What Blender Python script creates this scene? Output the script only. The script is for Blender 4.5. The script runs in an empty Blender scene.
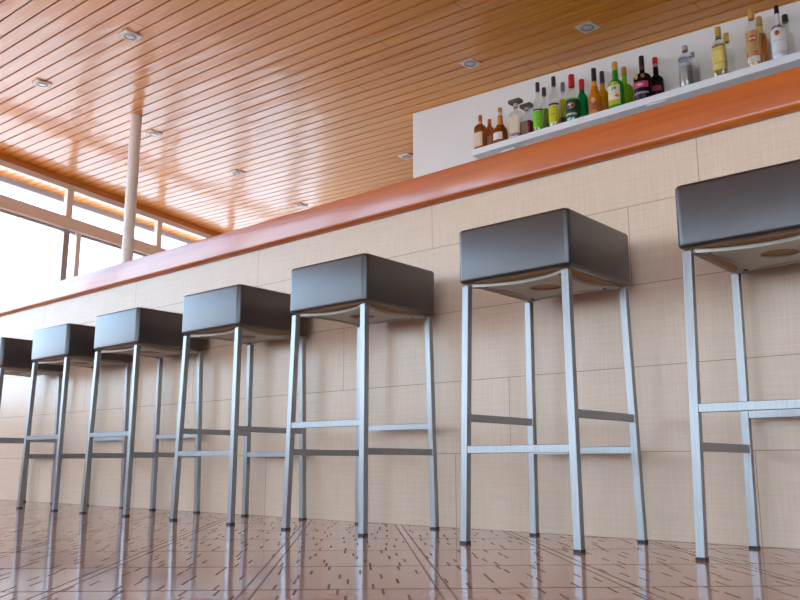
import bpy, bmesh, math, random
from mathutils import Vector, Matrix
random.seed(7)
S = bpy.context.scene
COL = S.collection
R = math.radians

# ------------------------------------------------------------------ materials
def lin(c):
    return tuple(((v/255)/12.92 if v/255 <= .04045 else ((v/255+.055)/1.055)**2.4) for v in c)

class NT:
    def __init__(s, name):
        s.m = bpy.data.materials.new(name); s.m.use_nodes = True
        s.t = s.m.node_tree; s.t.nodes.clear()
        s.out = s.t.nodes.new('ShaderNodeOutputMaterial')
    def n(s, typ, ins=None, **kw):
        nd = s.t.nodes.new(typ)
        for k, v in kw.items(): setattr(nd, k, v)
        for k, v in (ins or {}).items():
            s.put(nd.inputs[k], v)
        return nd
    def put(s, sock, v):
        if hasattr(v, 'is_linked') or isinstance(v, bpy.types.NodeSocket): s.t.links.new(v, sock)
        else:
            if sock.type == 'RGBA' and len(v) == 3: v = (*v, 1)
            sock.default_value = v
    def math(s, op, a, b=0.0, c=None):
        nd = s.t.nodes.new('ShaderNodeMath'); nd.operation = op
        s.put(nd.inputs[0], a); s.put(nd.inputs[1], b)
        if c is not None: s.put(nd.inputs[2], c)
        return nd.outputs[0]
    def mix(s, f, a, b):
        nd = s.t.nodes.new('ShaderNodeMix'); nd.data_type = 'RGBA'
        s.put(nd.inputs[0], f); s.put(nd.inputs[6], a); s.put(nd.inputs[7], b)
        return nd.outputs[2]
    def ramp(s, f, stops):
        nd = s.t.nodes.new('ShaderNodeValToRGB'); e = nd.color_ramp.elements
        while len(e) < len(stops): e.new(.5)
        for el, (p, c) in zip(e, stops):
            el.position = p; el.color = (*c, 1) if len(c) == 3 else c
        s.put(nd.inputs[0], f); return nd.outputs[0]
    def pos(s):
        g = s.t.nodes.new('ShaderNodeNewGeometry'); sp = s.t.nodes.new('ShaderNodeSeparateXYZ')
        s.t.links.new(g.outputs['Position'], sp.inputs[0]); return g.outputs['Position'], sp.outputs[0], sp.outputs[1], sp.outputs[2]
    def objpos(s):
        g = s.t.nodes.new('ShaderNodeTexCoord'); sp = s.t.nodes.new('ShaderNodeSeparateXYZ')
        s.t.links.new(g.outputs['Object'], sp.inputs[0]); return g.outputs['Object'], sp.outputs[0], sp.outputs[1], sp.outputs[2]
    def comb(s, x, y, z=0.0):
        nd = s.t.nodes.new('ShaderNodeCombineXYZ')
        for i, v in enumerate((x, y, z)): s.put(nd.inputs[i], v)
        return nd.outputs[0]
    def noise(s, vec, scale, detail=2, rough=.5):
        nd = s.n('ShaderNodeTexNoise', {'Vector': vec, 'Scale': scale, 'Detail': detail, 'Roughness': rough}); return nd.outputs[0]
    def white(s, v, dims='1D'):
        nd = s.t.nodes.new('ShaderNodeTexWhiteNoise'); nd.noise_dimensions = dims
        s.put(nd.inputs['W' if dims == '1D' else 'Vector'], v); return nd.outputs[0]
    def bump(s, h, strength, dist=.001):
        return s.n('ShaderNodeBump', {'Height': h, 'Strength': strength, 'Distance': dist}).outputs[0]
    def principled(s, **kw):
        nd = s.t.nodes.new('ShaderNodeBsdfPrincipled')
        for k, v in kw.items(): s.put(nd.inputs[k.replace('_', ' ')], v)
        s.t.links.new(nd.outputs[0], s.out.inputs[0]); return nd

def plain(name, rgb, rough=.5, metal=0., var=.04, scale=30, **kw):
    t = NT(name); c = lin(rgb); v, *_ = t.objpos()
    n = t.noise(v, scale)
    col = t.ramp(n, [(.3, tuple(x*(1-var) for x in c)), (.7, tuple(min(1, x*(1+var)) for x in c))])
    t.principled(Base_Color=col, Roughness=rough, Metallic=metal, **kw)
    return t.m

PITCH, PH = .1035, 1.960
def mk_ceiling():
    t = NT('varnished_ceiling_planks'); P, x, y, z = t.pos()
    b = t.math('FLOOR', t.math('DIVIDE', t.math('SUBTRACT', y, PH), PITCH))
    rnd = t.white(b)
    grain = t.noise(t.comb(t.math('MULTIPLY', x, 1.4), t.math('MULTIPLY', y, 42.), t.math('MULTIPLY', rnd, 30.)), 1.0, 4, .6)
    big = t.noise(t.comb(t.math('MULTIPLY', x, .7), t.math('MULTIPLY', y, 5.), rnd), 1.0, 2)
    c1 = t.ramp(grain, [(.25, lin((202, 116, 14))), (.5, lin((228, 148, 30))), (.8, lin((238, 168, 52)))])
    c2 = t.mix(t.math('MULTIPLY', rnd, .45), c1, lin((240, 168, 66)))
    c3 = t.mix(t.math('MULTIPLY', t.math('SUBTRACT', big, .45), .6), c2, lin((194, 108, 16)))
    j = t.math('ABSOLUTE', t.math('SUBTRACT', t.math('FRACT', t.math('ADD', t.math('DIVIDE', x, 5.2), t.math('MULTIPLY', rnd, 7.31))), .5))
    jm = t.math('MULTIPLY', t.math('LESS_THAN', j, .0006), .6)
    c4 = t.mix(jm, c3, lin((70, 34, 16)))
    wob = t.noise(t.comb(t.math('MULTIPLY', x, 1.2), t.math('MULTIPLY', y, 6.0), rnd), 1.6, 2)
    bp = t.bump(wob, .35, .02)
    rn = t.ramp(t.noise(P, 1.3, 2), [(.35, (.03, .03, .03)), (.7, (.09, .09, .09))])
    t.principled(Base_Color=c4, Roughness=.4, Coat_Weight=.5, Coat_Roughness=rn, Coat_IOR=1.5, Coat_Normal=bp)
    return t.m

def mk_wood(name, cols, coat=.6, rough=.35, axis='x', cr=.08, bumpy=.12):
    t = NT(name); P, x, y, z = t.pos()
    a, b, c = (x, y, z) if axis == 'x' else (y, x, z)
    g = t.noise(t.comb(t.math('MULTIPLY', a, 1.1), t.math('MULTIPLY', b, 14.), t.math('MULTIPLY', c, 22.)), 1., 5, .62)
    g2 = t.noise(t.comb(t.math('MULTIPLY', a, 3.), t.math('MULTIPLY', b, 60.), t.math('MULTIPLY', c, 80.)), 1., 3, .6)
    col = t.ramp(t.math('ADD', t.math('MULTIPLY', g, .7), t.math('MULTIPLY', g2, .3)), [(.3, lin(cols[0])), (.5, lin(cols[1])), (.72, lin(cols[2]))])
    bp = t.bump(t.noise(P, 7., 3), bumpy, .01)
    t.principled(Base_Color=col, Roughness=rough, Coat_Weight=coat, Coat_Roughness=cr, Coat_Normal=bp)
    return t.m

def mk_tiles():
    t = NT('linen_bar_front_tiles'); P, x, y, z = t.pos()
    H, W = .2247, .9065
    row = t.math('FLOOR', t.math('DIVIDE', z, H))
    zz = t.math('SUBTRACT', t.math('DIVIDE', z, H), row)
    xs = t.math('DIVIDE', t.math('SUBTRACT', t.math('SUBTRACT', x, -1.597), t.math('MULTIPLY', row, .205)), W)
    xi = t.math('FLOOR', xs); xf = t.math('SUBTRACT', xs, xi)
    hl = t.math('LESS_THAN', t.math('MINIMUM', zz, t.math('SUBTRACT', 1., zz)), .0045)
    vl = t.math('LESS_THAN', t.math('MINIMUM', xf, t.math('SUBTRACT', 1., xf)), .0011)
    ln = t.math('MAXIMUM', hl, vl)
    rnd = t.white(t.comb(row, xi, 0.), '3D')
    fx = t.noise(t.comb(t.math('MULTIPLY', x, 150.), 0., t.math('MULTIPLY', z, 6.)), 1., 3, .7)
    fz = t.noise(t.comb(t.math('MULTIPLY', x, 6.), 3., t.math('MULTIPLY', z, 170.)), 1., 3, .7)
    f = t.math('MULTIPLY', t.math('ADD', fx, fz), .5)
    c = t.ramp(f, [(.25, lin((198, 170, 144))), (.5, lin((210, 184, 159))), (.75, lin((220, 198, 176)))])
    c = t.mix(t.math('MULTIPLY', rnd, .22), c, lin((196, 170, 140)))
    c = t.mix(ln, c, lin((150, 126, 106)))
    bp = t.bump(t.math('SUBTRACT', t.math('MULTIPLY', f, .25), ln), .25, .001)
    t.principled(Base_Color=c, Roughness=.26, Normal=bp, Specular_IOR_Level=.3)
    return t.m

def mk_floor():
    t = NT('glossy_strip_pattern_floor_tiles'); P, x, y, z = t.pos()
    c0, s0 = math.cos(R(44)), math.sin(R(44))
    u = t.math('ADD', t.math('MULTIPLY', x, c0), t.math('MULTIPLY', y, s0))
    v = t.math('ADD', t.math('MULTIPLY', x, s0), t.math('MULTIPLY', y, -c0))
    T = .3015
    uf = t.math('FRACT', t.math('ADD', t.math('DIVIDE', t.math('ADD', u, 1.320), T), 100.5))
    ud = t.math('MULTIPLY', t.math('ABSOLUTE', t.math('SUBTRACT', uf, .5)), T)
    du = t.math('LESS_THAN', t.math('ABSOLUTE', t.math('SUBTRACT', ud, .0095)), .0021)
    strip_in = t.math('LESS_THAN', ud, .0095)
    TV = .2985
    vs = t.math('ADD', t.math('DIVIDE', t.math('ADD', v, .152), TV), 100.)
    vf = t.math('FRACT', vs)
    vl = t.math('LESS_THAN', t.math('MULTIPLY', t.math('MINIMUM', vf, t.math('SUBTRACT', 1., vf)), TV), .0034)
    st = t.math('FLOOR', t.math('MULTIPLY', vs, 5.))
    sf = t.math('FRACT', t.math('MULTIPLY', vs, 5.))
    sl = t.math('LESS_THAN', t.math('MINIMUM', sf, t.math('SUBTRACT', 1., sf)), .028)
    r1 = t.white(st)
    us = t.math('ADD', t.math('DIVIDE', u, .083), t.math('MULTIPLY', r1, 17.))
    cell = t.math('FLOOR', us); cf = t.math('SUBTRACT', us, cell)
    r2 = t.white(t.comb(st, cell, 1.), '3D')
    pos = t.math('ADD', .25, t.math('MULTIPLY', r2, .5))
    dash = t.math('LESS_THAN', t.math('ABSOLUTE', t.math('SUBTRACT', cf, pos)), .024)
    inner = t.math('LESS_THAN', t.math('ABSOLUTE', t.math('SUBTRACT', sf, .5)), .46)
    dash = t.math('MULTIPLY', dash, inner)
    dash = t.math('MULTIPLY', dash, t.math('SUBTRACT', 1., strip_in))
    n = t.noise(t.comb(t.math('MULTIPLY', u, 8.), t.math('MULTIPLY', v, 60.), 0.), 1., 4, .6)
    base = t.ramp(n, [(.25, lin((158, 108, 86))), (.55, lin((182, 130, 104))), (.8, lin((198, 148, 122)))])
    base = t.mix(t.math('MULTIPLY', t.white(t.comb(st, cell, 5.), '3D'), .18), base, lin((112, 74, 62)))
    base = t.mix(t.math('MULTIPLY', strip_in, .6), base, lin((176, 140, 124)))
    base = t.mix(t.math('MULTIPLY', sl, .3), base, lin((84, 52, 46)))
    dk = t.math('MAXIMUM', t.math('MAXIMUM', t.math('MULTIPLY', du, .8), vl), dash)
    col = t.mix(t.math('MULTIPLY', dk, .66), base, lin((62, 34, 34)))
    h = t.math('SUBTRACT', t.math('MULTIPLY', t.noise(P, 28., 2), .25), t.math('ADD', t.math('MULTIPLY', sl, .25), t.math('MULTIPLY', dk, .35)))
    bp = t.bump(h, .16, .002)
    df = t.n('ShaderNodeBsdfDiffuse', {'Color': col, 'Roughness': .2})
    gl = t.n('ShaderNodeBsdfGlossy', {'Color': (1, 1, 1), 'Roughness': .09, 'Normal': bp})
    g = t.n('ShaderNodeNewGeometry'); dp = t.n('ShaderNodeVectorMath', operation='DOT_PRODUCT')
    t.t.links.new(g.outputs['Incoming'], dp.inputs[0]); t.t.links.new(g.outputs['Normal'], dp.inputs[1])
    ca = t.math('ABSOLUTE', dp.outputs['Value'])
    f = t.math('ADD', t.math('MULTIPLY', t.math('POWER', t.math('SUBTRACT', 1., ca), 5.), .9), .03)
    f = t.math('MULTIPLY', f, t.math('SUBTRACT', 1., t.math('MULTIPLY', dk, .75)))
    mx = t.n('ShaderNodeMixShader', {0: f}); t.t.links.new(df.outputs[0], mx.inputs[1]); t.t.links.new(gl.outputs[0], mx.inputs[2])
    t.t.links.new(mx.outputs[0], t.out.inputs[0]); return t.m

def mk_leather():
    t = NT('dark_brown_leatherette'); v, x, y, z = t.objpos()
    n = t.noise(v, 9., 3); f = t.n('ShaderNodeTexVoronoi', {'Vector': v, 'Scale': 420.}).outputs[0]
    c = t.ramp(n, [(.3, lin((34, 25, 23))), (.7, lin((44, 33, 30)))])
    bp = t.bump(t.math('ADD', t.math('MULTIPLY', f, .35), t.math('MULTIPLY', n, 2.)), .25, .002)
    t.principled(Base_Color=c, Roughness=.40, Normal=bp, Specular_IOR_Level=.7, Coat_Weight=.45, Coat_Roughness=.25)
    return t.m

def mk_steel():
    t = NT('satin_steel_tube'); v, x, y, z = t.objpos()
    n = t.noise(t.comb(t.math('MULTIPLY', x, 200.), t.math('MULTIPLY', y, 200.), t.math('MULTIPLY', z, 9.)), 1., 3)
    c = t.ramp(n, [(.3, lin((136, 136, 136))), (.7, lin((150, 150, 150)))])
    r = t.math('ADD', .28, t.math('MULTIPLY', n, .1))
    t.principled(Base_Color=c, Roughness=r, Metallic=.8)
    return t.m

def mk_thin_glass(name, tint=(1, 1, 1), rough=.0, dens=0.0):
    t = NT(name)
    tr = t.n('ShaderNodeBsdfTransparent', {'Color': tint})
    gl = t.n('ShaderNodeBsdfGlossy', {'Color': (1, 1, 1), 'Roughness': max(rough, .02)})
    g = t.n('ShaderNodeNewGeometry'); dp = t.n('ShaderNodeVectorMath', operation='DOT_PRODUCT')
    t.t.links.new(g.outputs['Incoming'], dp.inputs[0]); t.t.links.new(g.outputs['Normal'], dp.inputs[1])
    ca = t.math('ABSOLUTE', dp.outputs['Value'])
    f = t.math('ADD', t.math('MULTIPLY', t.math('POWER', t.math('SUBTRACT', 1., ca), 5.), .9), .035+dens)
    mx = t.n('ShaderNodeMixShader', {0: f}); t.t.links.new(tr.outputs[0], mx.inputs[1]); t.t.links.new(gl.outputs[0], mx.inputs[2])
    t.t.links.new(mx.outputs[0], t.out.inputs[0]); return t.m

def mk_liquid(name, rgb, trans=.55, rough=.08):
    t = NT(name); v, *_ = t.objpos()
    c = lin(rgb); n = t.noise(v, 25.)
    col = t.ramp(n, [(.3, tuple(a*.85 for a in c)), (.7, tuple(min(1, a*1.1) for a in c))])
    t.principled(Base_Color=col, Roughness=rough, Transmission_Weight=trans, IOR=1.2, Specular_IOR_Level=.6)
    return t.m

M = {}
M['ceil'] = mk_ceiling()
M['groove'] = plain('shadow_gap_brown', (92, 44, 14), .8)
M['tiles'] = mk_tiles()
M['floor'] = mk_floor()
M['counter'] = mk_wood('varnished_mahogany_counter', ((148, 58, 1), (180, 82, 2), (196, 100, 8)), coat=.75, cr=.10)
M['trimwood'] = mk_wood('pine_trim', ((196, 120, 58), (214, 138, 70), (226, 154, 88)), coat=.4, axis='y')
M['darkwood'] = mk_wood('dark_panel_wood', ((60, 34, 18), (84, 50, 26), (100, 62, 34)), coat=.2)
M['leather'] = mk_leather()
M['steel'] = mk_steel()
M['plate'] = plain('galvanised_plate', (176, 170, 160), .45, .35)
M['ply'] = plain('plywood_seat_base', (150, 106, 56), .6)
M['rubber'] = plain('black_rubber', (34, 34, 38), .6)
M['screw'] = plain('dark_screw', (92, 84, 78), .4, .7)
M['white'] = plain('white_painted_wall', (238, 234, 228), .55, var=.02, scale=3)
M['shelf'] = plain('white_lacquer_shelf', (240, 241, 242), .35, var=.01)
M['frame'] = plain('cream_window_frame', (242, 238, 230), .4, var=.02)
M['framegrey'] = plain('grey_aluminium_sash', (176, 180, 186), .35, .3)
M['fascia'] = plain('grey_fascia', (150, 156, 168), .5)
M['pole'] = plain('cream_column_paint', (242, 237, 228), .4, var=.02)
M['beige'] = plain('beige_plaster', (226, 208, 184), .7, var=.03, scale=2)
M['dim'] = plain('brown_plaster', (150, 124, 100), .7, var=.05, scale=2)
M['ground'] = plain('pale_terrace_concrete', (186, 183, 176), .8, var=.06, scale=1.5)
M['lampwhite'] = plain('white_spotlight_frame', (244, 242, 238), .4, .0)
M['lampsteel'] = plain('brushed_spotlight_frame', (226, 222, 216), .35, .1)
M['lampdark'] = plain('spotlight_recess', (150, 146, 140), .4, .4)
M['lamplens'] = plain('spotlight_lens', (214, 214, 206), .15)
M['pane'] = mk_thin_glass('window_glass', (.97, .98, .98))
M['clearglass'] = mk_thin_glass('clear_bottle_glass', (.93, .94, .93), dens=.06)

# ------------------------------------------------------------------ mesh helpers
def link(name, bm, mat, parent=None, smooth=False, loc=None):
    me = bpy.data.meshes.new(name)
    bmesh.ops.recalc_face_normals(bm, faces=bm.faces)
    bm.to_mesh(me); bm.free()
    for m in (mat if isinstance(mat, (list, tuple)) else [mat]): me.materials.append(m)
    if smooth:
        for p in me.polygons: p.use_smooth = True
    o = bpy.data.objects.new(name, me); COL.objects.link(o)
    if parent: o.parent = parent
    if loc: o.location = loc
    return o
def hexa(bm, lo, hi, mi=0):
    """lo: four bottom points, hi: four top points (same order round the box)"""
    a = [bm.verts.new(p) for p in lo]; b = [bm.verts.new(p) for p in hi]
    fs = [bm.faces.new(a[::-1]), bm.faces.new(b)]
    for i in range(4): fs.append(bm.faces.new((a[i], a[(i+1) % 4], b[(i+1) % 4], b[i])))
    for f in fs: f.material_index = mi
    return fs
def box(bm, x0, x1, y0, y1, z0, z1, mi=0):
    return hexa(bm, [(x0, y0, z0), (x1, y0, z0), (x1, y1, z0), (x0, y1, z0)], [(x0, y0, z1), (x1, y0, z1), (x1, y1, z1), (x0, y1, z1)], mi)
def bevel(bm, w, seg=2):
    bmesh.ops.bevel(bm, geom=list(bm.edges), offset=w, segments=seg, affect='EDGES', profile=.5)
def sharp(o, ang=35):
    for p in o.data.polygons: p.use_smooth = True
    bm = bmesh.new(); bm.from_mesh(o.data)
    for e in bm.edges:
        if len(e.link_faces) == 2 and e.calc_face_angle(0) > R(ang): e.smooth = False
    bm.to_mesh(o.data); bm.free()
def tag(o, label=None, cat=None, group=None, kind=None):
    if label: o['label'] = label
    if cat: o['category'] = cat
    if group: o['group'] = group
    if kind: o['kind'] = kind
    return o
def empty(name, loc, rz=0.):
    o = bpy.data.objects.new(name, None); COL.objects.link(o)
    o.empty_display_size = .05; o.location = loc; o.rotation_euler = (0, 0, rz); return o
def struct(name, bm, mat, parent=None):
    o = link(name, bm, mat, parent)
    if not parent: o['kind'] = 'structure'
    return o
def cyl(bm, r, z0, z1, seg=24, cx=0, cy=0, r1=None):
    r1 = r if r1 is None else r1
    a = [bm.verts.new((cx+r*math.cos(2*math.pi*i/seg), cy+r*math.sin(2*math.pi*i/seg), z0)) for i in range(seg)]
    b = [bm.verts.new((cx+r1*math.cos(2*math.pi*i/seg), cy+r1*math.sin(2*math.pi*i/seg), z1)) for i in range(seg)]
    bm.faces.new(a[::-1]); bm.faces.new(b)
    for i in range(seg): bm.faces.new((a[i], a[(i+1) % seg], b[(i+1) % seg], b[i]))

# ------------------------------------------------------------------ room shell
SL = .0517
def zc(x): return 2.7 - SL*x
WX, WY = -7.825, 1.066
DW = Vector((-math.sin(R(15.07)), math.cos(R(15.07)), 0))
NO = Vector((-DW.y, DW.x, 0))                 # outward
def xwall(y): return WX - math.tan(R(15.07))*(y-WY)

bm = bmesh.new(); box(bm, -11.5, 3.7, -7.1, 6.6, -.06, 0)
struct('floor', bm, M['floor'])
bm = bmesh.new(); box(bm, -60, 60, -60, 60, -.25, -.08)
g = struct('ground', bm, M['ground'])

# ceiling: every board tongue-and-groove strip with its own slight tilt; planks run along the bar
bm = bmesh.new()
EAVE = .64
n0 = int((-6.9-PH)/PITCH); n1 = int((6.4-PH)/PITCH)
gap = .0105
for k in range(n0, n1):
    y0 = PH + k*PITCH + gap/2; y1 = y0 + PITCH - gap
    xl0, xl1 = xwall(y0)-EAVE, xwall(y1)-EAVE; xr = 3.6
    t = random.uniform(-.0004, .0004); c = .0012
    lo = [(xl0, y0, zc(xl0)+c+t), (xr, y0, zc(xr)+c+t), (xr, y1, zc(xr)+c-t), (xl1, y1, zc(xl1)+c-t)]
    # chamfered long edges: a board face and two slanting lips
    e = .003
    a = [bm.verts.new(p) for p in [(xl0, y0, zc(xl0)+.010), (xr, y0, zc(xr)+.010), (xr, y1, zc(xr)+.010), (xl1, y1, zc(xl1)+.010)]]
    b = [bm.verts.new(p) for p in [(xl0, y0, zc(xl0)+e), (xr, y0, zc(xr)+e), (xr, y1, zc(xr)+e), (xl1, y1, zc(xl1)+e)]]
    d = [bm.verts.new(p) for p in [(xl0, y0+e, zc(xl0)+t), (xr, y0+e, zc(xr)+t), (xr, y1-e, zc(xr)-t), (xl1, y1-e, zc(xl1)-t)]]
    bm.faces.new((d[0], d[3], d[2], d[1]))
    bm.faces.new((a[0], b[0], b[1], a[1])); bm.faces.new((b[0], d[0], d[1], b[1]))
    bm.faces.new((a[3], a[2], b[2], b[3])); bm.faces.new((b[3], b[2], d[2], d[3]))
    bm.faces.new((a[0], a[3], b[3], b[0])); bm.faces.new((b[0], b[3], d[3], d[0]))
    bm.faces.new(a)
ya, yb = -7.0, 6.5
xa, xb = xwall(ya)-EAVE-.0, xwall(yb)-EAVE-.0
hexa(bm, [(xa, ya, zc(xa)+.0102), (3.6, ya, zc(3.6)+.0102), (3.6, yb, zc(3.6)+.0102), (xb, yb, zc(xb)+.0102)],
     [(xa, ya, zc(xa)+.12), (3.6, ya, zc(3.6)+.12), (3.6, yb, zc(3.6)+.12), (xb, yb, zc(xb)+.12)], 1)
ceil = struct('ceiling', bm, [M['ceil'], M['groove']])

# window wall, local frame: w along the wall, o outward
A0 = Vector((WX, WY, 0))
def wp(w, o, z): return tuple(A0 + DW*w + NO*o + Vector((0, 0, z)))
def top(w, o=0.): return zc((A0 + DW*w + NO*o).x)
def wbox(bm, w0, w1, o0, o1, z0, z1, mi=0):
    f = lambda z, w, o: z(w, o) if callable(z) else z
    ring = [(w0, o0), (w1, o0), (w1, o1), (w0, o1)]
    hexa(bm, [wp(w, o, f(z0, w, o)) for w, o in ring], [wp(w, o, f(z1, w, o)) for w, o in ring], mi)
W0, W1 = -8.54, 5.4
bm = bmesh.new(); wbox(bm, W0, W1, -.04, .010, lambda w, o: top(w, o)-.062, lambda w, o: top(w, o)-.002)
struct('trim_1', bm, M['trimwood'])
bm = bmesh.new(); wbox(bm, W0, W1, -.03, .010, lambda w, o: top(w, o)-.118, lambda w, o: top(w, o)-.062)
struct('trim_2', bm, M['frame'])
bm = bmesh.new(); wbox(bm, W0, W1, EAVE*.9657-.03, EAVE*.9657+.02, lambda w, o: top(w, o)-.06, lambda w, o: top(w, o)-.004)
struct('trim_3', bm, M['fascia'])
bm = bmesh.new(); wbox(bm, W0, W1, -.05, .06, 2.575, 2.70)
struct('trim_4', bm, M['frame'])
BAY = 1.34
bm = bmesh.new(); wbox(bm, W0, W1, -.06, .06, 0., .62)
struct('light_blocking_parapet', bm, M['beige'])  # unseen parapet, added to hold light off the bar's left end
k0 = -6
for i, k in enumerate(range(k0, 4)):
    w = .845 + BAY*k; e = min(w+BAY, W1)
    bm = bmesh.new()
    wbox(bm, w-.04, w+.04, -.035, .012, 2.70, lambda w, o: top(w, o)-.118)      # upper mullion
    wbox(bm, w+.125, w+.185, -.03, .03, .62, 2.575)                             # inner post
    wbox(bm, w+.185, e-.025, -.02, .02, .62, .69)
    root = struct('window_%d' % (i+1), bm, M['frame'])
    bm = bmesh.new(); wbox(bm, w-.025, w+.05, -.01, .04, .62, 2.575)
    wbox(bm, w+.05, e-.025, .0, .03, 2.55, 2.575)
    link('sash', bm, M['framegrey'], root)
    bm = bmesh.new(); wbox(bm, w+.04, e-.04, .0, .006, 2.70, lambda w, o: top(w, o)-.118); link('pane', bm, M['pane'], root)
    bm = bmesh.new(); wbox(bm, w+.185, e-.025, .005, .011, .69, 2.55); link('pane', bm, M['pane'], root)

# unseen wall behind the viewer: glazing added for light and reflections
YF = -6.9
FX0, FX1 = xwall(YF), 3.6
bm = bmesh.new()
hexa(bm, [(FX0, YF-.08, 2.55), (FX1, YF-.08, 2.55), (FX1, YF+.02, 2.55), (FX0, YF+.02, 2.55)],
     [(FX0, YF-.08, zc(FX0)), (FX1, YF-.08, zc(FX1)), (FX1, YF+.02, zc(FX1)), (FX0, YF+.02, zc(FX0))])
struct('wall_front', bm, M['beige'])
nb = 5; bw = (FX1-FX0)/nb; FZ0 = .35
bm = bmesh.new(); box(bm, FX0, FX1, YF-.08, YF+.02, 0, FZ0); struct('trim_6', bm, M['beige'])
bm = bmesh.new(); box(bm, FX0, FX0+3*bw, YF-.08, YF+.02, 1.55, 2.55); struct('trim_7', bm, M['beige'])
for k in range(nb):
    x0 = FX0 + k*bw; x1 = x0+bw; FZ1 = 1.55 if k < 3 else 2.55
    bm = bmesh.new()
    box(bm, x0, x0+.05, YF-.05, YF+.02, FZ0, FZ1); box(bm, x1-.05, x1, YF-.05, YF+.02, FZ0, FZ1); box(bm, x0+.05, x1-.05, YF-.05, YF+.02, FZ0, FZ0+.06)
    root = struct('window_%d' % (11+k), bm, M['frame'])  # added out of view to light the room and the stool legs
    bm = bmesh.new(); box(bm, x0+.05, x1-.05, YF-.02, YF-.014, FZ0+.06, FZ1); link('pane', bm, M['pane'], root)

bm = bmesh.new()
RY0, RY1 = -6.4, -2.4
def rwall(y0, y1, z0, z1): box(bm, 3.6, 3.7, y0, y1, z0, z1)
rwall(-7, RY0, 0, 2.52); rwall(RY1, 6.6, 0, 2.52); rwall(RY0, RY1, 0, .4); rwall(RY0, RY1, 2.4, 2.52)
struct('wall_right', bm, M['dim'])
bm = bmesh.new(); rwall(RY0, RY0+.06, .4, 2.4); rwall(RY1-.06, RY1, .4, 2.4); rwall((RY0+RY1)/2-.04, (RY0+RY1)/2+.04, .4, 2.4)
root = struct('window_16', bm, M['frame'])  # unseen window, added to brighten the window frames and column
bm = bmesh.new(); box(bm, 3.65, 3.656, RY0+.06, (RY0+RY1)/2-.04, .4, 2.4); link('pane', bm, M['pane'], root)
bm = bmesh.new(); box(bm, 3.65, 3.656, (RY0+RY1)/2+.04, RY1-.06, .4, 2.4); link('pane', bm, M['pane'], root)
xb2 = xwall(6.4)
bm = bmesh.new()
hexa(bm, [(xb2, 6.4, 0), (3.6, 6.4, 0), (3.6, 6.5, 0), (xb2, 6.5, 0)], [(xb2, 6.4, zc(xb2)), (3.6, 6.4, zc(3.6)), (3.6, 6.5, zc(3.6)), (xb2, 6.5, zc(xb2))])
struct('wall_far', bm, M['beige'])
# white wall behind the bar; unseen dark panelling added to darken ceiling reflections
XE = -3.952
bm = bmesh.new()
hexa(bm, [(XE, 2.6, 0), (3.6, 2.6, 0), (3.6, 2.75, 0), (XE, 2.75, 0)], [(XE, 2.6, zc(XE)), (3.6, 2.6, zc(3.6)), (3.6, 2.75, zc(3.6)), (XE, 2.75, zc(XE))])
struct('wall_back', bm, M['white'])
bm = bmesh.new(); box(bm, XE+.01, 3.58, 2.57, 2.6, 0, 2.12)
struct('added_dark_panel', bm, M['darkwood'])

# support column
bm = bmesh.new(); cyl(bm, .045, 0, zc(-5.85)-.001, 32); 
t = tag(link('support_column', bm, M['pole'], loc=(-5.838, 1.311, 0)), 'round cream-painted support column rising behind the counter to the wooden ceiling', 'column')
sharp(t)

# ------------------------------------------------------------------ bar
bm = bmesh.new(); box(bm, -6.6, 2.6, 0, .14, 0, 1.049)
bar = tag(empty('bar_counter', (0, 0, 0)), 'long bar with beige linen-textured tiled front and glossy orange-brown wooden countertop', 'bar counter')
link('front_panel', bm, M['tiles'], bar)
def extrude_profile(pts, x0, x1):
    bm = bmesh.new()
    a = [bm.verts.new((x0, y, z)) for y, z in pts]; b = [bm.verts.new((x1, y, z)) for y, z in pts]
    n = len(pts); bm.faces.new(a); bm.faces.new(b[::-1])
    for i in range(n): bm.faces.new((a[i], b[i], b[(i+1) % n], a[(i+1) % n]))
    return bm
pts = []
YC, ZB, ZT = -.035, 1.049, 1.150
for i in range(5):
    a = math.pi/2 * i/4; pts.append((YC+.004-.004*math.sin(a), ZT-.004+.004*math.cos(a)))
YL = YC+.0095
pts += [(YL, ZB+.0185)]
for i in range(1, 7):
    a = math.pi/2 * i/6; pts.append((YL+.016*(1-math.cos(a)), ZB+.0185-.0185*math.sin(a)))
pts += [(.45, ZB), (.45, ZT)]
o = link('countertop', extrude_profile(pts, -6.7, 2.7), M['counter'], bar)
sharp(o, 40)

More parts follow.
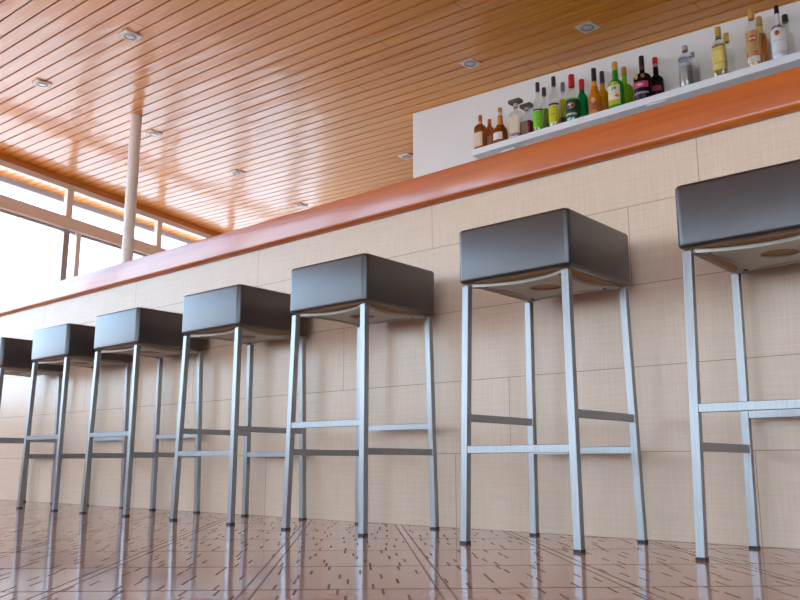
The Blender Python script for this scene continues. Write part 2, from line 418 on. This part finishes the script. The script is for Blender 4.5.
# ------------------------------------------------------------------ bar stools
def make_stool():
    root = empty('bar_stool', (0, 0, 0))
    s, z0, z1 = .1660, .656, .800
    bm = bmesh.new(); box(bm, -s, s, -s, s, z0, z1)
    vert = [e for e in bm.edges if abs(e.verts[0].co.z-e.verts[1].co.z) > .05]
    bmesh.ops.bevel(bm, geom=vert, offset=.017, segments=5, affect='EDGES', profile=.5)
    hor = [e for e in bm.edges if abs(e.verts[0].co.z-e.verts[1].co.z) < 1e-5 and len(e.link_faces) == 2 and e.calc_face_angle(0) > 1]
    bmesh.ops.bevel(bm, geom=hor, offset=.009, segments=4, affect='EDGES', profile=.5)
    # inset the top face and crown it slightly
    topf = [f for f in bm.faces if f.normal.z > .99 and f.calc_area() > .05 and f.calc_center_median().z > .7]
    r = bmesh.ops.inset_region(bm, faces=topf, thickness=.05)
    for f in topf:
        for v in f.verts: v.co.z += .003
    o = link('seat', bm, M['leather'], root); sharp(o, 50)
    bm = bmesh.new(); box(bm, -.146, .146, -.146, .146, .6541, .661); link('seat_base', bm, M['ply'], root)
    # steel plate with concave sides and a round hole
    N = 96; c = .157; dep = .052
    bm = bmesh.new(); zt, zb = .6540, .6500
    rings = []
    def rad(a):
        ca, sa = abs(math.cos(a)), abs(math.sin(a))
        if ca < sa: ca, sa = sa, ca
        lo, hi = 0, .3
        for _ in range(40):
            m = (lo+hi)/2; x, y = m*ca, m*sa
            if x < c - dep*(1-(y/c)**2): lo = m
            else: hi = m
        return lo
    for z in (zb, zt):
        outer = []; inner = []
        for i in range(N):
            a = 2*math.pi*(i+.5)/N; r_ = rad(a)
            outer.append(bm.verts.new((r_*math.cos(a), r_*math.sin(a), z - (.004 if z == zb else 0))))
            inner.append(bm.verts.new((.04*math.cos(a), .04*math.sin(a), z)))
        rings.append((outer, inner))
    # lower face sits flat, with a shallow rim turned down along the curved edge
    mid = [bm.verts.new(((rad(2*math.pi*(i+.5)/N)-.003)*math.cos(2*math.pi*(i+.5)/N), (rad(2*math.pi*(i+.5)/N)-.003)*math.sin(2*math.pi*(i+.5)/N), zb)) for i in range(N)]
    mid2 = [bm.verts.new(((rad(2*math.pi*(i+.5)/N)-.0028)*math.cos(2*math.pi*(i+.5)/N), (rad(2*math.pi*(i+.5)/N)-.0028)*math.sin(2*math.pi*(i+.5)/N), zb-.004)) for i in range(N)]
    (ob, ib), (ot, it) = rings
    for i in range(N):
        j = (i+1) % N
        bm.faces.new((ib[i], ib[j], mid[j], mid[i])); bm.faces.new((mid[i], mid[j], mid2[j], mid2[i])); bm.faces.new((mid2[i], mid2[j], ob[j], ob[i]))
        bm.faces.new((ob[i], ob[j], ot[j], ot[i])); bm.faces.new((ot[i], ot[j], it[j], it[i])); bm.faces.new((it[i], it[j], ib[j], ib[i]))
    pl = link('seat_plate', bm, M['plate'], root); sharp(pl, 35)
    for sx in (-1, 1):
        for sy in (-1, 1):
            bm = bmesh.new(); cyl(bm, .0055, zb-.003, zb, 12, sx*.112, sy*.112); link('screw', bm, M['screw'], pl)
    h = .0095; ct, cb = .1475, .1585
    def cc(z): return ct + (cb-ct)*(1-z/.65)
    def sq(cx, cy, z, q): return [(cx-q, cy-q, z), (cx+q, cy-q, z), (cx+q, cy+q, z), (cx-q, cy+q, z)]
    for sx, sy in ((-1, -1), (1, -1), (1, 1), (-1, 1)):
        bm = bmesh.new()
        hexa(bm, sq(sx*cc(.005), sy*cc(.005), .005, h), sq(sx*cc(.650), sy*cc(.650), .650, h))
        bevel(bm, .0012, 2)
        lg = link('leg', bm, M['steel'], root)
        bm = bmesh.new(); hexa(bm, sq(sx*cc(0), sy*cc(0), 0., h+.0006), sq(sx*cc(.009), sy*cc(.006), .006, h+.0006))
        link('foot_cap', bm, M['rubber'], lg)
    for z, ax in ((.228, 0), (.228, 1), (.308, 2), (.308, 3)):
        c_ = cc(z); L = c_-h+.0005; hh = .0095
        bm = bmesh.new()
        if ax < 2:
            yy = (-1 if ax == 0 else 1)*c_; box(bm, -L, L, yy-.0075, yy+.0075, z-hh, z+hh)
        else:
            xx = (-1 if ax == 2 else 1)*c_; box(bm, xx-.0075, xx+.0075, -L, L, z-hh, z+hh)
        bevel(bm, .001, 1)
        link('footrest_bar', bm, M['steel'], root)
    return root
def copy_tree(o, parent=None):
    c = o.copy(); COL.objects.link(c); c.parent = parent
    for ch in o.children: copy_tree(ch, c)
    return c
# x, y, turned (side bars low), small extra rotation, label
spots = [
 (-.5350, -.204, 1,  .002, 'dark leatherette steel-legged bar stool cut off by the right edge of the photo, nearest'),
 (-1.1164, -.2298, 0, -.006, 'dark leatherette bar stool second from the right, the largest one fully in view'),
 (-1.7836, -.2289, 1, .003, 'dark leatherette bar stool with bluish front, third from the right, nearest the photo centre'),
 (-2.4027, -.2021, 0, .009, 'dark leatherette bar stool with bluish front, fourth from the right in the row'),
 (-3.0422, -.192, 1, -.001, 'dark leatherette bar stool with pale blue front, third from the left in the row'),
 (-3.6123, -.1834, 1, .003, 'dark leatherette bar stool with pale blue front, second from the left edge'),
 (-4.2421, -.1896, 0, .002, 'dark leatherette bar stool farthest away, cut off by the left edge of the photo'),
]
proto = make_stool()
for i, (x, y, turn, rot, lab) in enumerate(spots):
    o = proto if i == 0 else copy_tree(proto)
    o.location = (x, y, 0); o.rotation_euler = (0, 0, (math.pi/2 if turn else 0)+rot)
    tag(o, lab, 'bar stool', 'bar stools lined up along the bar front')

# ------------------------------------------------------------------ ceiling spotlights
def make_spot(metal, drop):
    root = empty('ceiling_spotlight', (0, 0, 0))
    q = .056
    bm = bmesh.new()
    box(bm, -q, q, -q, q, -drop, -.0005)
    f = [f for f in bm.faces if f.normal.z < -.9 or abs(f.calc_center_median().z+drop) < 1e-6]
    link('frame', bm, M['lampsteel'] if metal else M['lampwhite'], root)
    bm = bmesh.new()
    N = 32
    rr = [(.042, -drop), (.040, -drop-.005), (.034, -drop-.005), (.030, -drop)]
    vs = [[bm.verts.new((r*math.cos(2*math.pi*i/N), r*math.sin(2*math.pi*i/N), z)) for i in range(N)] for r, z in rr]
    for a in range(3):
        for i in range(N): bm.faces.new((vs[a][i], vs[a][(i+1) % N], vs[a+1][(i+1) % N], vs[a+1][i]))
    o = link('gimbal_ring', bm, M['lampdark'], root); sharp(o)
    bm = bmesh.new(); cyl(bm, .024, -drop-.004, -drop, 24, r1=.028); o = link('lamp', bm, M['lamplens'], root); sharp(o)
    return root
LT = [(-4.593, .500, 'w', 'white square ceiling spotlight at the upper left, directly above the column'),
      (-5.837, .514, 'w', 'white square ceiling spotlight nearest the left edge of the photo'),
      (-6.068, 1.623, 'w', 'white square ceiling spotlight just right of the top of the column'),
      (-6.341, 2.736, 'w', 'small white ceiling spotlight midway between the column and the end wall of the shelf'),
      (-6.700, 3.913, 'w', 'small white ceiling spotlight low down, just above the wooden countertop'),
      (-4.640, 3.330, 'w', 'small white ceiling spotlight beside the left end of the white shelf wall'),
      (-3.058, 2.142, 'm', 'pale square ceiling spotlight above the left end of the bottle shelf'),
      (-2.190, 2.162, 'm', 'metal square ceiling spotlight above the middle of the bottle shelf, rightmost spotlight')]
pw = make_spot(False, .012); pm = make_spot(True, .004); used = {}
for x, y, t, lab in LT:
    src = pw if t == 'w' else pm
    o = src if t not in used else copy_tree(src); used[t] = 1
    o.location = (x, y, zc(x)); o.rotation_euler = (0, math.atan(SL), R(-3 if t == 'w' else -6))
    tag(o, lab, 'spotlight', 'recessed spotlights in the wooden ceiling')

# ------------------------------------------------------------------ bottle shelf
bm = bmesh.new(); box(bm, -3.245, .6, 2.40, 2.5995, 2.317, 2.362); bevel(bm, .002, 1)
sh = tag(link('wall_shelf', bm, M['shelf']), 'long thick white shelf on the white wall holding the row of liquor bottles', 'shelf')
bm = bmesh.new(); box(bm, -3.05, -2.93, 2.46, 2.58, 2.308, 2.317); link('bracket', bm, M['shelf'], sh)
bm = bmesh.new(); box(bm, -1.95, -1.83, 2.41, 2.44, 2.309, 2.317); link('bracket', bm, M['shelf'], sh)

SZ = 2.3620
def loft(bm, prof, N=28, n_of=None, flat=1., a0=None, a1=None, caps=True):
    """prof: list of (r, z, e): e=2 round, larger = squarer; flat = depth factor"""
    full = a0 is None
    cnt = N if full else N+1
    rings = []
    for r, z, e in prof:
        ring = []
        for i in range(cnt):
            a = 2*math.pi*i/N if full else a0+(a1-a0)*i/N
            c, s = math.cos(a), math.sin(a)
            k = (abs(c)**e+abs(s)**e)**(-1/e)
            fl = 1+(flat-1)*min(1, max(0, (e-2)/2)) if flat != 1 else 1
            ring.append(bm.verts.new((r*k*c, r*k*s*fl, z)))
        rings.append(ring)
    for a, b in zip(rings, rings[1:]):
        for i in range(cnt if full else cnt-1):
            j = (i+1) % cnt
            bm.faces.new((a[i], a[j], b[j], b[i]))
    if full and caps: bm.faces.new(rings[0][::-1]); bm.faces.new(rings[-1])
    return rings
def body_profile(r, sh_z, cap_z, rn, style, e):
    if style == 'cone':
        mid = [(r, sh_z*.75, 2), (r*.96, sh_z*.86, 2), (r*.72, sh_z, 2), (rn*1.5, sh_z+(cap_z-sh_z)*.45, 2)]
    elif style == 'bulb':
        mid = [(r*1.0, sh_z*.72, 2), (r*.93, sh_z*.9, 2), (r*.62, sh_z*1.08, 2), (rn*1.35, sh_z+(cap_z-sh_z)*.3, 2), (rn*1.3, sh_z+(cap_z-sh_z)*.6, 2)]
    elif style == 'sq':
        mid = [(r, sh_z*.93, e), (r*.95, sh_z*.985, e), (r*.7, sh_z*1.02, 3), (rn*1.15, sh_z*1.04, 2)]
    else:
        mid = [(r, sh_z*.88, e), (r*.97, sh_z*.95, e), (r*.82, sh_z*1.03, max(2, e*.7)), (r*.52, sh_z*1.10 if sh_z*1.1 < cap_z else (sh_z+cap_z)/2, 2), (rn*1.15, min(sh_z*1.16, cap_z-.006), 2)]
    return [(r*.93, 0, e), (r, .005, e)] + mid + [(rn, cap_z-.002, 2), (rn, cap_z, 2)]
def interp(prof, z):
    for (r0, z0, e0), (r1, z1, e1) in zip(prof, prof[1:]):
        if z0 <= z <= z1:
            t = (z-z0)/max(1e-6, z1-z0); return r0+(r1-r0)*t, e0+(e1-e0)*t
    return prof[-1][0], 2
GL = {}
def gmat(key, f):
    if key not in GL: GL[key] = f()
    return GL[key]
def text_on(parent, txt, size, r, z, ang, rgb, arc=0.):
    cu = bpy.data.curves.new('lettering', 'FONT'); cu.body = txt; cu.size = size; cu.align_x = 'CENTER'; cu.align_y = 'CENTER'
    cu.extrude = 0.0; cu.offset = size*.035; cu.resolution_u = 2
    tmp = bpy.data.objects.new('lettering', cu); COL.objects.link(tmp)
    dg = bpy.context.evaluated_depsgraph_get()
    me = bpy.data.meshes.new_from_object(tmp.evaluated_get(dg))
    bpy.data.objects.remove(tmp); bpy.data.curves.remove(cu)
    bm = bmesh.new(); bm.from_mesh(me)
    bpy.data.meshes.remove(me)
    ex = bmesh.ops.extrude_face_region(bm, geom=list(bm.faces))
    top_v = {v for v in ex['geom'] if isinstance(v, bmesh.types.BMVert)}
    for v in bm.verts:
        x, y = v.co.x, v.co.y
        rr = r + (.0009 if v in top_v else .0002)
        a = ang + x/r
        zz = z + y - arc*x*x
        v.co = Vector((rr*math.cos(a), rr*math.sin(a), zz))
    key = 'ink%s' % (rgb,)
    return link('lettering', bm, gmat(key, lambda: plain('ink_%02x%02x%02x' % rgb, rgb, .5)), parent)
def bottle(name, x, row, r, h, sh_z, cap_z, cap_r, style, e, glass, liquid, level, label, capc, lab, cat='bottle', flat=1., extra=None, group=None, neckc=None):
    y = 2.452 if row == 1 else 2.548
    root = empty(name, (x, y, SZ))
    rn = cap_r*.86
    prof = body_profile(r, sh_z, cap_z, rn, style, e)
    bm = bmesh.new(); loft(bm, prof, 28, flat=flat)
    o = link('bottle_body', bm, glass, root); sharp(o, 60)
    if liquid is not None:
        zl = level
        lp = [(max(.003, rr-.0022), max(.004, zz), ee) for rr, zz, ee in prof if zz < zl]
        rr, ee = interp(prof, zl); lp.append((rr-.0022, zl, ee))
        bm = bmesh.new(); loft(bm, lp, 28, flat=flat); ob = link('liquid', bm, liquid, root); sharp(ob, 60)
    for (z0, z1, c, w, nm) in label:
        bm = bmesh.new(); pr = []
        for i in range(5):
            z = z0+(z1-z0)*i/4; rr, ee = interp(prof, z); pr.append((rr+.0007, z, ee))
        if w >= 3: loft(bm, pr, 28, flat=flat, caps=False)
        else: loft(bm, pr, 18, flat=flat, a0=-math.pi/2-w, a1=-math.pi/2+w)
        oo = link(nm, bm, gmat(('lab', c), lambda: plain('paper_%02x%02x%02x' % c, c, .55)), root); sharp(oo, 60)
    bm = bmesh.new()
    if isinstance(capc, dict):        # wide flat wooden stopper
        q = capc['w']; box(bm, -q, q, -q*.62, q*.62, h-capc['t'], h); bevel(bm, .006, 2)
        oc = link('stopper', bm, gmat(('cap', capc['c']), lambda: plain('stopper_%02x%02x%02x' % capc['c'], capc['c'], .35)), root)
        bm = bmesh.new(); cyl(bm, rn, cap_z, h-capc['t'], 20); oo = link('neck_ring', bm, gmat(('cap', (196, 190, 176)), lambda: plain('neck_foil', (196, 190, 176), .35)), root)
    else:
        prc = [(cap_r*.97, cap_z-.001, 2), (cap_r, cap_z+.003, 2), (cap_r*.98, h-.004, 2), (cap_r*.88, h, 2)]
        loft(bm, prc, 20); oc = link('cap', bm, gmat(('cap', capc), lambda: plain('cap_%02x%02x%02x' % capc, capc, .35)), root); sharp(oc, 50)
    if extra: extra(root, prof, r)
    tag(root, lab, cat, group)
    return root
clear = M['clearglass']
def G(name, rgb, tr=.35): return gmat(name, lambda: mk_liquid(name, rgb, tr, .06))
L_amber = G('amber_spirit', (240, 142, 24)); L_brown = G('dark_amber_spirit', (150, 70, 18)); L_orange = G('orange_liqueur', (206, 100, 30))
L_red = G('red_almond_liqueur', (160, 44, 34)); L_lime = G('lime_liqueur', (150, 200, 40)); L_yellow = G('yellow_liqueur', (216, 206, 40))
L_straw = G('straw_spirit', (214, 190, 100), .6); G_green = G('green_bottle_glass', (40, 176, 50), .4); G_emer = G('emerald_bottle_glass', (16, 156, 76), .4)
G_lime = G('lime_green_bottle_glass', (150, 214, 40), .4); G_black = G('black_bottle_glass', (30, 20, 20), .0); G_brown = G('brown_bottle_glass', (176, 92, 34), .5)
G_white = gmat('frost', lambda: plain('white_coated_glass', (232, 230, 232), .2, var=.01))
L_clear = gmat('water', lambda: mk_thin_glass('clear_spirit', (.95, .97, .98), dens=.01))
HP = math.pi/2

def shelfband(root, prof, r): pass
GA, GB = 'liquor bottles in the front row of the shelf', 'liquor bottles in the second row of the shelf'
bottle('liquor_bottle', -3.203, 1, .037, .262, .176, .217, .0145, 'norm', 6, G_brown, None, 0, [(.02, .125, (226, 202, 172), .9, 'label'), (.186, .214, (222, 190, 160), 3.2, 'neck_label')], (206, 96, 34), 'square brown bottle with orange cap and cream label at the left end of the shelf', group=GA,
       extra=lambda root, prof, r: text_on(root, 'LIQUEUR', .012, r+.004, .10, -HP, (150, 60, 30)) if False else None)
bottle('liquor_bottle', -3.190, 2, .033, .260, .186, .227, .0145, 'norm', 6, G('copper_liqueur', (206, 118, 62)), None, 0, [(.03, .12, (200, 150, 118), .9, 'label')], (204, 110, 44), 'copper-brown square bottle with an orange cap, half hidden behind the first bottle', group=GB)
def gm_extra(root, prof, r):
    rr, _ = interp(prof, .05); text_on(root, '1827', .016, rr+.0008, .045, -HP+.2, (60, 50, 50))
bottle('liquor_bottle', -3.034, 1, .050, .269, .120, .239, .016, 'bulb', 2, G_brown, None, 0, [(.022, .075, (232, 226, 214), .85, 'label'), (.135, .20, (226, 140, 40), 3.2, 'neck_ribbon'), (.206, .236, (226, 206, 180), 3.2, 'neck_label')], (214, 160, 62), 'squat brown bottle with a long amber neck, gold cap and white label', group=GA)
bottle('liquor_bottle', -2.905, 1, .044, .290, .192, .234, .017, 'sq', 7, clear, L_red, .035, [(.045, .165, (222, 208, 176), .75, 'label')], {'w': .046, 't': .026, 'c': (88, 76, 60)}, 'clear square decanter bottle with a wide dark wooden stopper and cream label, almost empty', flat=.72, group=GA)
bottle('liquor_bottle', -2.878, 2, .044, .284, .190, .237, .017, 'sq', 7, clear, L_red, .150, [(.06, .15, (190, 150, 130), .5, 'label')], {'w': .043, 't': .026, 'c': (88, 80, 66)}, 'square decanter bottle with wooden stopper and dark red liqueur, behind the almost empty decanter', flat=.72, group=GB)
bottle('liquor_bottle', -2.727, 1, .035, .361, .220, .300, .0140, 'norm', 2, clear, L_lime, .03, [(.03, .145, (126, 206, 34), 1.2, 'label'), (.150, .160, (60, 60, 50), 1.3, 'label_border'), (.085, .089, (70, 120, 30), 1.2, 'label_line')], (56, 46, 42), 'tall clear bottle with a dark cap and bright lime-green label', group=GA)
bottle('liquor_bottle', -2.735, 2, .033, .361, .230, .303, .0145, 'norm', 2, clear, L_lime, .20, [(.04, .12, (110, 130, 40), 1.2, 'label')], (64, 54, 46), 'slim bottle of pale green liqueur with a dark cap, behind the lime-labelled bottle', group=GB)
bottle('liquor_bottle', -2.603, 1, .038, .363, .225, .299, .0150, 'norm', 2, clear, L_yellow, .05, [(.03, .145, (216, 200, 24), 1.2, 'label'), (.150, .164, (70, 62, 40), 1.3, 'label_border'), (.085, .089, (120, 110, 20), 1.2, 'label_line')], (48, 42, 40), 'tall clear bottle with a dark cap and bright yellow label', group=GA)
bottle('liquor_bottle', -2.590, 2, .031, .353, .230, .296, .0145, 'norm', 2, clear, L_yellow, .225, [(.03, .095, (70, 54, 40), 1.2, 'label')], (130, 126, 136), 'slim bottle of yellow liqueur with a greyish cap, between yellow-labelled and red-capped bottles', group=GB)
def ex10(root, prof, r):
    rr, _ = interp(prof, .09); text_on(root, 'Anís', .030, rr+.001, .105, -HP+.2, (206, 62, 56))
def ell(root, rgb, z, w, hgt, prof, ang, nm='emblem', dr=.0012):
    bm = bmesh.new(); rr, _ = interp(prof, z); rr += dr
    N = 20; c = bm.verts.new((rr*math.cos(ang), rr*math.sin(ang), z)); ring = []
    for i in range(N):
        t = 2*math.pi*i/N; a = ang + w*math.cos(t)/rr; ring.append(bm.verts.new((rr*math.cos(a), rr*math.sin(a), z+hgt*math.sin(t))))
    for i in range(N): bm.faces.new((c, ring[i], ring[(i+1) % N]))
    return link(nm, bm, gmat(('em', rgb), lambda: plain('emblem_%02x%02x%02x' % rgb, rgb, .5)), root)
def ex10b(root, prof, r):
    e1 = ell(root, (222, 120, 120), .105, .026, .020, prof, -HP+.25); ell(root, (236, 220, 220), .112, .010, .007, prof, -HP+.05, dr=.0018)
bottle('liquor_bottle', -2.471, 1, .043, .334, .200, .251, .0205, 'norm', 2, clear, G_emer, .035, [(.025, .150, (14, 74, 52), 3.2, 'label'), (.150, .162, (150, 206, 110), 3.2, 'label_border'), (.04, .055, (196, 210, 206), 1.1, 'label_line')], (212, 30, 38), 'clear bottle with a big bright red cap and a dark green label', group=GA, extra=ex10b)
bottle('liquor_bottle', -2.449, 2, .036, .329, .209, .259, .0180, 'norm', 2, G_emer, None, 0, [(.04, .06, (190, 60, 50), .5, 'label')], (214, 36, 40), 'emerald green bottle with a red cap, behind and right of the clear red-capped one', group=GB)
bottle('liquor_bottle', -2.309, 1, .041, .326, .150, .236, .0160, 'cone', 2, L_amber, None, 0, [(.03, .09, (170, 92, 50), 1.0, 'label'), (.20, .234, (236, 160, 40), 3.2, 'neck_label')], (52, 40, 46), 'conical amber bottle with a long black cap', group=GA,
       extra=lambda root, prof, r: ell(root, (216, 168, 120), .095, .014, .018, prof, -HP+.2))
bottle('liquor_bottle', -2.300, 2, .036, .338, .190, .256, .0155, 'norm', 2, G('golden_spirit', (246, 168, 30)), None, 0, [(.02, .12, (226, 140, 40), 1.0, 'label')], (60, 48, 72), 'golden-orange bottle with a black cap, behind and right of the conical amber bottle', group=GB)
def ex14(root, prof, r):
    ell(root, (236, 206, 96), .155, .032, .014, prof, -HP+.1, 'label_top', .0010)
    rr, _ = interp(prof, .1); text_on(root, 'J·B', .024, rr+.0012, .125, -HP+.2, (66, 70, 60))
    ell(root, (224, 104, 50), .075, .014, .010, prof, -HP+.55)
bottle('liquor_bottle', -2.163, 1, .049, .318, .178, .263, .0195, 'norm', 2, G_green, None, 0, [(.052, .150, (232, 224, 186), .95, 'label'), (.018, .052, (196, 190, 30), .95, 'label_foot')], (212, 160, 74), 'green bottle with a gold cap and cream and yellow label with dark lettering', group=GA, extra=ex14)
bottle('liquor_bottle', -2.147, 2, .050, .316, .178, .266, .0175, 'norm', 2, G_lime, None, 0, [], (204, 140, 66), 'lime-green bottle with a gold cap, behind and right of the green labelled bottle', group=GB)
def ex16(root, prof, r):
    ell(root, (206, 176, 70), .150, .012, .016, prof, -HP-.35); ell(root, (150, 120, 60), .150, .012, .014, prof, -HP+.45)
    ell(root, (236, 196, 206), .094, .020, .007, prof, -HP+.1, dr=.0016)
bottle('liquor_bottle', -1.985, 1, .054, .300, .165, .236, .0165, 'norm', 2, G_black, None, 0, [(.075, .115, (206, 70, 112), 1.05, 'label'), (.035, .048, (170, 150, 160), 1.05, 'label_line'), (.205, .232, (92, 30, 50), 3.2, 'neck_label')], (36, 28, 30), 'broad black bottle with a black cap and pink band on its label', group=GA, extra=ex16)
bottle('liquor_bottle', -1.938, 2, .045, .312, .170, .270, .0175, 'norm', 2, G_black, None, 0, [(.075, .110, (140, 50, 66), 1.1, 'label'), (.245, .268, (170, 130, 110), 3.2, 'neck_label')], (206, 28, 36), 'broad black bottle with a red cap, behind and right of the black-capped one', group=GB)
def ex18(root, prof, r):
    rr, _ = interp(prof, .15); text_on(root, 'ABSOLUT', .023, rr+.0012, .178, -HP+.1, (40, 74, 160)); text_on(root, 'VODKA', .016, rr+.0012, .158, -HP+.1, (40, 74, 160))
    text_on(root, '~~~~~', .020, rr+.0012, .125, -HP+.2, (110, 140, 190)); text_on(root, '~~~~', .020, rr+.0012, .10, -HP+.2, (130, 150, 190))
bottle('liquor_bottle', -1.712, 1, .042, .272, .200, .240, .0180, 'norm', 2, clear, L_clear, .19, [], (176, 174, 180), 'short clear bottle with a silver cap and blue lettering, alone right of the black bottles', group=GA, extra=ex18)
bottle('liquor_bottle', -1.704, 2, .040, .268, .204, .240, .0130, 'norm', 2, clear, L_clear, .18, [], (150, 150, 154), 'short clear bottle with a small grey cap, behind the blue-lettered bottle', group=GB)
def ex20(root, prof, r): ell(root, (150, 110, 40), .195, .007, .009, prof, -HP-.05)
bottle('liquor_bottle', -1.512, 1, .036, .320, .215, .262, .0175, 'norm', 5, clear, L_straw, .20, [(.045, .085, (228, 206, 120), 1.1, 'label'), (.085, .185, (232, 208, 112), 1.1, 'label'), (.083, .087, (90, 70, 40), 1.1, 'label_line'), (.168, .171, (160, 130, 50), 1.1, 'label_line'), (.236, .246, (40, 60, 60), 1.4, 'neck_label')], (206, 160, 66), 'clear square-shouldered bottle with a gold cap and tall pale yellow label', group=GA, extra=ex20)
bottle('liquor_bottle', -1.499, 2, .038, .318, .205, .262, .0165, 'norm', 2, clear, L_straw, .06, [], (206, 168, 76), 'clear unlabelled bottle with a golden cap, behind the pale yellow labelled bottle', group=GB)
def ex22(root, prof, r):
    ell(root, (200, 40, 52), .165, .026, .018, prof, -HP+.15, dr=.0014); rr, _ = interp(prof, .165); text_on(root, 'RON', .016, rr+.002, .166, -HP+.15, (240, 230, 224))
bottle('liquor_bottle', -1.322, 1, .040, .361, .240, .300, .0180, 'norm', 2, clear, L_amber, .10, [(.09, .215, (196, 152, 92), 1.15, 'label'), (.026, .060, (222, 210, 190), 1.0, 'label_foot')], (206, 158, 72), 'tall clear bottle with a gold cap and a red oval on its tan label', group=GA, extra=ex22)
bottle('liquor_bottle', -1.310, 2, .040, .350, .226, .296, .0175, 'norm', 2, clear, G('orange_rum', (246, 146, 40)), .215, [(.235, .29, (226, 190, 90), 3.2, 'neck_label')], (204, 168, 90), 'bottle full of orange-amber rum with a gold cap, behind the red-oval rum bottle', group=GB)
def ex24(root, prof, r):
    ell(root, (232, 128, 30), .150, .014, .016, prof, -HP+.05)
    ell(root, (120, 60, 20), .150, .0025, .012, prof, -HP+.05, 'palm_trunk', .002); ell(root, (120, 60, 20), .158, .008, .003, prof, -HP+.05, 'palm_leaves', .002)
    rr, _ = interp(prof, .15); text_on(root, 'MALIBU', .019, rr+.0012, .190, -HP+.1, (70, 80, 110), arc=9.)
    text_on(root, 'RON DE COCO', .0075, rr+.0012, .105, -HP+.1, (226, 150, 70))
bottle('liquor_bottle', -1.186, 1, .042, .330, .195, .282, .0125, 'norm', 2, G_white, None, 0, [(.022, .045, (208, 206, 212), 1.2, 'label_foot')], (58, 42, 46), 'white coated bottle with a dark cap and an orange sun emblem', group=GA, extra=ex24)
bottle('liquor_bottle', -1.171, 2, .040, .311, .181, .267, .0165, 'norm', 2, clear, L_straw, .04, [], (44, 52, 48), 'clear bottle with a black cap, last on the right behind the white bottle', group=GB)

# ------------------------------------------------------------------ sky and camera
w = bpy.data.worlds.new('sky'); S.world = w; w.use_nodes = True
nt = w.node_tree; nt.nodes.clear()
tc = nt.nodes.new('ShaderNodeTexCoord'); sp = nt.nodes.new('ShaderNodeSeparateXYZ'); nt.links.new(tc.outputs['Generated'], sp.inputs[0])
rp = nt.nodes.new('ShaderNodeValToRGB'); nt.links.new(sp.outputs[2], rp.inputs[0])
e = rp.color_ramp.elements; e[0].position = .0; e[0].color = (.74, .87, 1.0, 1); e[1].position = .9; e[1].color = (.58, .74, 1., 1)
m2 = e.new(.25); m2.color = (.46, .70, 1.0, 1)
bg = nt.nodes.new('ShaderNodeBackground'); nt.links.new(rp.outputs[0], bg.inputs[0]); bg.inputs[1].default_value = 3.2
wo = nt.nodes.new('ShaderNodeOutputWorld'); nt.links.new(bg.outputs[0], wo.inputs[0])

sun = bpy.data.lights.new('sun', 'SUN'); so = bpy.data.objects.new('sun', sun); COL.objects.link(so)
sun.energy = 1.6; sun.color = (1., .97, .90); sun.angle = R(.6)
so.rotation_euler = Vector((-.42, -.10, .90)).to_track_quat('Z', 'Y').to_euler()
cam = bpy.data.cameras.new('camera'); co = bpy.data.objects.new('camera', cam); COL.objects.link(co)
cam.sensor_width = 36; cam.sensor_fit = 'HORIZONTAL'; cam.lens = 830.3/800*36
cam.clip_start = .02; cam.clip_end = 200
co.location = (0, -2.101, .192); co.rotation_euler = (R(90+11.19), 0, R(41.0))
S.camera = co
S.view_settings.view_transform = 'Standard'; S.view_settings.look = 'None'
S.view_settings.exposure = 1.5; S.view_settings.gamma = 1; S.view_settings.use_curve_mapping = False
